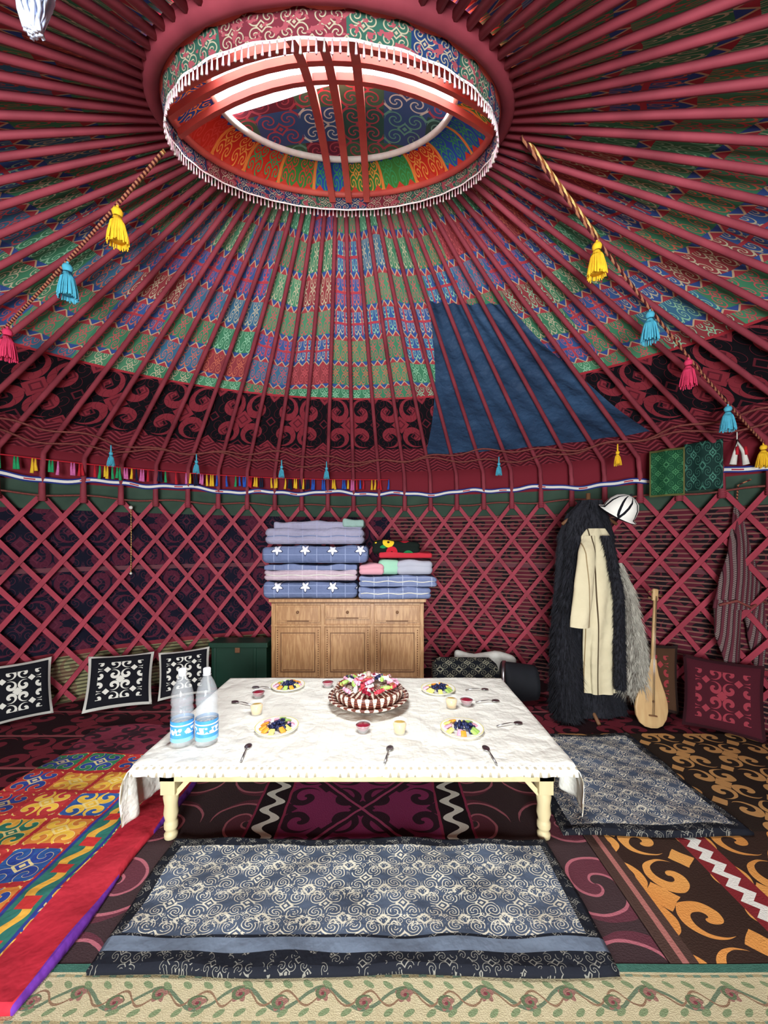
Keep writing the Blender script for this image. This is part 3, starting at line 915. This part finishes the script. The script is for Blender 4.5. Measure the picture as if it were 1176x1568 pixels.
def body(mb, tab, mat, z0, z1, folds=9, amp=.02, a0=0, a1=1, nz=40, hair=None, hl=.04, nh=0):
    def fn(a, q):
        z = z0+(z1-z0)*q; cx, cy, rx, ry = interp(tab, z); w = 2*pi*(a0+(a1-a0)*a)
        k = 1+amp/max(rx, .05)*sin(w*folds+2*sin(z*4))*(1-.5*q)
        return (cx+rx*k*cos(w), cy+ry*k*sin(w), z)
    mb.grid(fn, 72, nz, mat, closeu=(a1-a0 == 1))
    for i in range(nh):
        a = random.random(); q = random.random(); p = Vector(fn(a, q)); w = 2*pi*(a0+(a1-a0)*a)
        nrm = Vector((cos(w), sin(w), 0)); l = hl*random.uniform(.5, 1.2)
        tip = p+nrm*l*.45+Vector((random.uniform(-.3, .3)*l, 0, -l)); tip.z = max(tip.z, .012)
        s = Vector((-nrm.y, nrm.x, 0))*.004
        mb.add([p-s, p+s, tip, p+Vector((0, 0, .005))], [(0, 1, 2), (1, 3, 2)], hair or mat)
b = MB()
tabB = [(0.02, 1.72, 3.3, .31, .13), (.5, 1.70, 3.3, .29, .13), (1.1, 1.70, 3.3, .25, .12), (1.5, 1.70, 3.3, .22, .11), (1.66, 1.71, 3.3, .17, .1), (1.8, 1.74, 3.3, .08, .07)]
body(b, tabB, furb, .02, 1.8, 9, .02, hair=furb, hl=.05, nh=6000)
sl = [(.03, 1.47, 3.14, .10, .06), (.5, 1.47, 3.16, .10, .06), (.78, 1.48, 3.2, .085, .055), (.95, 1.5, 3.2, .06, .05), (1.5, 1.60, 3.24, .06, .05)]
body(b, sl, furb, .03, 1.5, 3, .01, hair=furb, hl=.08, nh=4000)
b.obj('black_fur_coat', st)
b = MB()
tabC = [(.22, 1.74, 3.15, .115, .05), (.8, 1.71, 3.12, .12, .055), (1.2, 1.71, 3.13, .135, .055), (1.40, 1.72, 3.16, .135, .055), (1.50, 1.72, 3.19, .12, .05), (1.56, 1.73, 3.2, .07, .04)]
body(b, tabC, cream, .24, 1.56, 6, .018)
sl = [(.76, 1.545, 3.08, .075, .045), (1.1, 1.57, 3.08, .07, .05), (1.35, 1.61, 3.11, .065, .05), (1.5, 1.66, 3.17, .05, .04)]
body(b, sl, cream, .78, 1.5, 3, .009)
b.obj('cream_coat', st)
b = MB()
tabG = [(.22, 2.03, 3.14, .115, .07), (.6, 2.0, 3.14, .095, .06), (1.0, 1.94, 3.16, .08, .055), (1.3, 1.88, 3.2, .045, .045)]
body(b, tabG, furg, .24, 1.28, 5, .012, hair=furg, hl=.07, nh=4500)
b.obj('shaggy_fur_lining', st)
b = MB()
body(b, [(.3, 1.845, 3.06, .04, .03), (1.0, 1.83, 3.05, .04, .03), (1.3, 1.78, 3.05, .035, .03), (1.5, 1.76, 3.10, .045, .04)], furb, .3, 1.5, 2, .004, hair=furb, hl=.035, nh=2000)
b.obj('fur_trim', st)
m = Mat('white_felt_hat', .9, .1); u, v, _ = m.co('UV')
c = mix(((((u*5).fr() - .5).abs()*1.6 - (v - .25)).abs() < .10) * (v < .85), '#e4e0d6', '#14141a'); c = mix(v < .2, c, '#14141a'); m.col(c)
T = Matrix.Translation((1.87, 3.16, 1.66)) @ Matrix.Rotation(radians(24), 4, 'Y') @ Matrix.Rotation(radians(26), 4, 'X')
b = MB()
b.lathe([(.10, .0), (.15, .012), (.155, .02), (.125, .03), (.125, .06), (.115, .11), (.09, .15), (.05, .175), (.015, .185), (.001, .185)], m.m, 32, T)
b.lathe([(.006, .18), (.012, .195), (.001, .205)], furb, 8, T)
b.obj('felt_hat', st)

# ------------------------------------------------------------------ lute
lw = Mat('lute_wood', .4, .4); x, y, z = lw.co(); lw.col(mix(lw.noise(4, 4, lw.comb(x*8, y*8, z)), '#b08050', '#d0b078')); lw = lw.m
T = Matrix.Translation((2.06, 3.02, .015)) @ Matrix.Rotation(radians(8.5), 4, 'Y') @ Matrix.Rotation(radians(-9), 4, 'X')
b = MB()
prf = [(.001, 0), (.05, .006), (.09, .03), (.118, .08), (.128, .14), (.122, .20), (.10, .27), (.07, .34), (.045, .40), (.03, .46), (.02, .52)]
def lb_(a, q):
    r, z = prf[round(q*10)]; w = 2*pi*a; y = sin(w)*r*.75
    if y < 0: y *= .08
    return (r*cos(w), y, z)
b.grid(lb_, 32, 10, lw, T=T, closeu=True)
b.tube([(0, .012, .48), (0, .012, 1.0)], lambda t: .017-.004*t, lw, 10, T)
b.rbox((0, .016, 1.03), (.045, .03, .1), .01, lw, 6, T)
for k, sx in ((0, -1), (1, 1), (2, -1)):
    b.tube([(sx*.02, .016, 1.0+.025*k), (sx*.055, .016, 1.0+.025*k)], lambda t: .005+.004*t, dkw, 8, T)
b.box((-.03, -.022, .09), (.03, -.008, .10), dkw, T)
b.lathe([(.001, 0), (.009, 0), (.009, .002)], dkw, 14, T @ Matrix.Translation((0, -.012, .2)) @ Matrix.Rotation(pi/2, 4, 'X'))
for k in (-1, 0, 1): b.tube([(k*.008, -.022, .1), (k*.006, -.006, .5), (k*.005, -.004, 1.02)], .0012, steel, 4, T)
b.obj('wooden_lute')

# ------------------------------------------------------------------ hanging woven bag
m = Mat('woven_bag', .9, .1); x, y, z = m.co()
st_ = (x*26 + (z*3).sin()*1.2).fr()
c = mix(st_ < .5, '#5c2832', '#7c6c68'); c = mix(((z*70 + (x*80).sin()*.8).fr() < .35)*(st_ < .5), c, '#3c1a22'); c = mix((st_ - .5).abs() < .06, c, '#2a1218')
m.col(c); m.bump(m.noise(60), .4, .01)
b = MB(); cx_, cy_ = 2.80, 3.08
body(b, [(.93, cx_, cy_, .20, .07), (1.12, cx_+.0, cy_, .165, .06), (1.4, cx_, cy_+.01, .075, .045), (1.62, cx_, cy_+.02, .035, .03), (1.78, cx_, cy_+.03, .012, .012)], m.m, .93, 1.78, 5, .012)
body(b, [(.38, cx_-.07, cy_-.03, .02, .015), (.5, cx_-.09, cy_-.03, .05, .03), (.75, cx_-.12, cy_-.02, .10, .05), (1.0, cx_-.10, cy_, .10, .06)], m.m, .38, 1.0, 4, .008)
body(b, [(.4, cx_+.13, cy_-.03, .02, .015), (.52, cx_+.12, cy_-.03, .04, .03), (.75, cx_+.12, cy_-.02, .085, .05), (1.0, cx_+.10, cy_, .10, .06)], m.m, .4, 1.0, 4, .008)
b.tube([(cx_-.2, cy_-.04, .96), (cx_-.1, cy_-.08, 1.0), (cx_, cy_-.09, .95), (cx_+.1, cy_-.08, 1.0), (cx_+.2, cy_-.04, .96)], .010, dark_rope, 8)
for dx, z in ((-.07, .40), (.13, .42)):
    b.lathe([(.001, .02), (.014, .01), (.008, -.01), (.022, -.05), (.026, -.1), (.001, -.1)], blk, 14, None, (cx_+dx, cy_-.03, z))
b.tube([(cx_, cy_+.03, 1.77), (cx_, cy_+.02, 1.9), wp(radians(35.5), 1.93, -.05)], .006, rope_d, 6)
b.obj('woven_hanging_bag')

# green embroidered hangings on the right
m = Mat('green_embroidery', .8, .2); u, v, _ = m.co('UV')
c = mix(filig(u*2, v*3, 13, .25), '#0c4426', '#3c7c4c'); c = mix(mx((u - .5).abs(), (v - .5).abs()) > .46, c, '#5c5a2c'); m.col(c)
m2 = Mat('dark_green_embroidery', .8, .2); u, v, _ = m2.co('UV'); m2.col(mix(filig(u*2, v*2, 13, .22), '#0a2c26', '#3c7462'))
for thd, mt, z0, z1, w_ in ((43.6, m.m, 1.83, 2.22, .24), (39.6, m2.m, 1.86, 2.24, .24)):
    b = MB(); th = radians(thd); c0 = wp(th, 0, -.24); tg = Vector((sin(th), -cos(th), 0))
    b.grid(lambda a, q: c0+tg*(a-.5)*w_+Vector((cos(th), sin(th), 0))*.012*sin(a*9)+Vector((0, 0, z0+(z1-z0)*q)), 16, 6, mt)
    o = b.obj('embroidered_cloth'); so = o.modifiers.new('s', 'SOLIDIFY'); so.thickness = .004
b = MB(); q = wp(radians(36.3), 2.22, -.2)
for sx in (-1, 1):
    b.tube([q, q+Vector((sx*.03, -.02, -.10)), q+Vector((sx*.05, -.02, -.19))], lambda t: .008+.014*t, white, 8)
    b.tube([q+Vector((sx*.03, -.035, -.06)), q+Vector((sx*.035, -.04, -.12))], .010, R_, 6)
b.tube([q, q+Vector((0, 0, .2))], .004, white, 5)
b.obj('white_wool_tassel')

# thin cord hanging on the left of the lattice
b = MB()
q = wp(radians(127), 0, -.06)
b.tube([(q.x, q.y, 1.78), (q.x+.01, q.y-.01, 1.5), (q.x, q.y, 1.15)], .0035, rope_m, 5)
b.sph((q.x, q.y, 1.78), .018, white, 8); b.sph((q.x, q.y, 1.15), .012, white, 8)
b.obj('lattice_cord')

# ------------------------------------------------------------------ light
W = bpy.data.worlds.new('daylight'); scene.world = W; W.use_nodes = True
bg = W.node_tree.nodes['Background']; bg.inputs[0].default_value = (.90, .95, 1, 1); bg.inputs[1].default_value = 4.5
def area(name, loc, rot, sx, sy, power, col=(1, 1, 1)):
    L = bpy.data.lights.new(name, 'AREA'); L.shape = 'RECTANGLE'; L.size = sx; L.size_y = sy; L.energy = power; L.color = col
    o = bpy.data.objects.new(name, L); scene.collection.objects.link(o); o.location = loc; o.rotation_euler = rot; return o
area('doorway_daylight', (-.2, -2.4, 1.1), (radians(100), 0, 0), 1.5, 1.7, 410, (.91, .98, 1))
sk = area('crown_daylight', (0, 0, 0), (0, 0, 0), 1.6, 1.6, 760, (.94, .98, 1))
sk.matrix_world = Matrix.Translation((-.2, 1.0, 4.15)) @ Matrix.Rotation(radians(-18), 4, 'X')

cam = bpy.data.cameras.new('camera'); co = bpy.data.objects.new('camera', cam); scene.collection.objects.link(co)
co.location = (0, 0, 1.45); co.rotation_euler = (radians(90), 0, 0)
cam.sensor_fit = 'AUTO'; cam.sensor_width = 36; cam.lens = 36*600/1568; cam.shift_y = 46/1568; cam.clip_start = .02
scene.camera = co
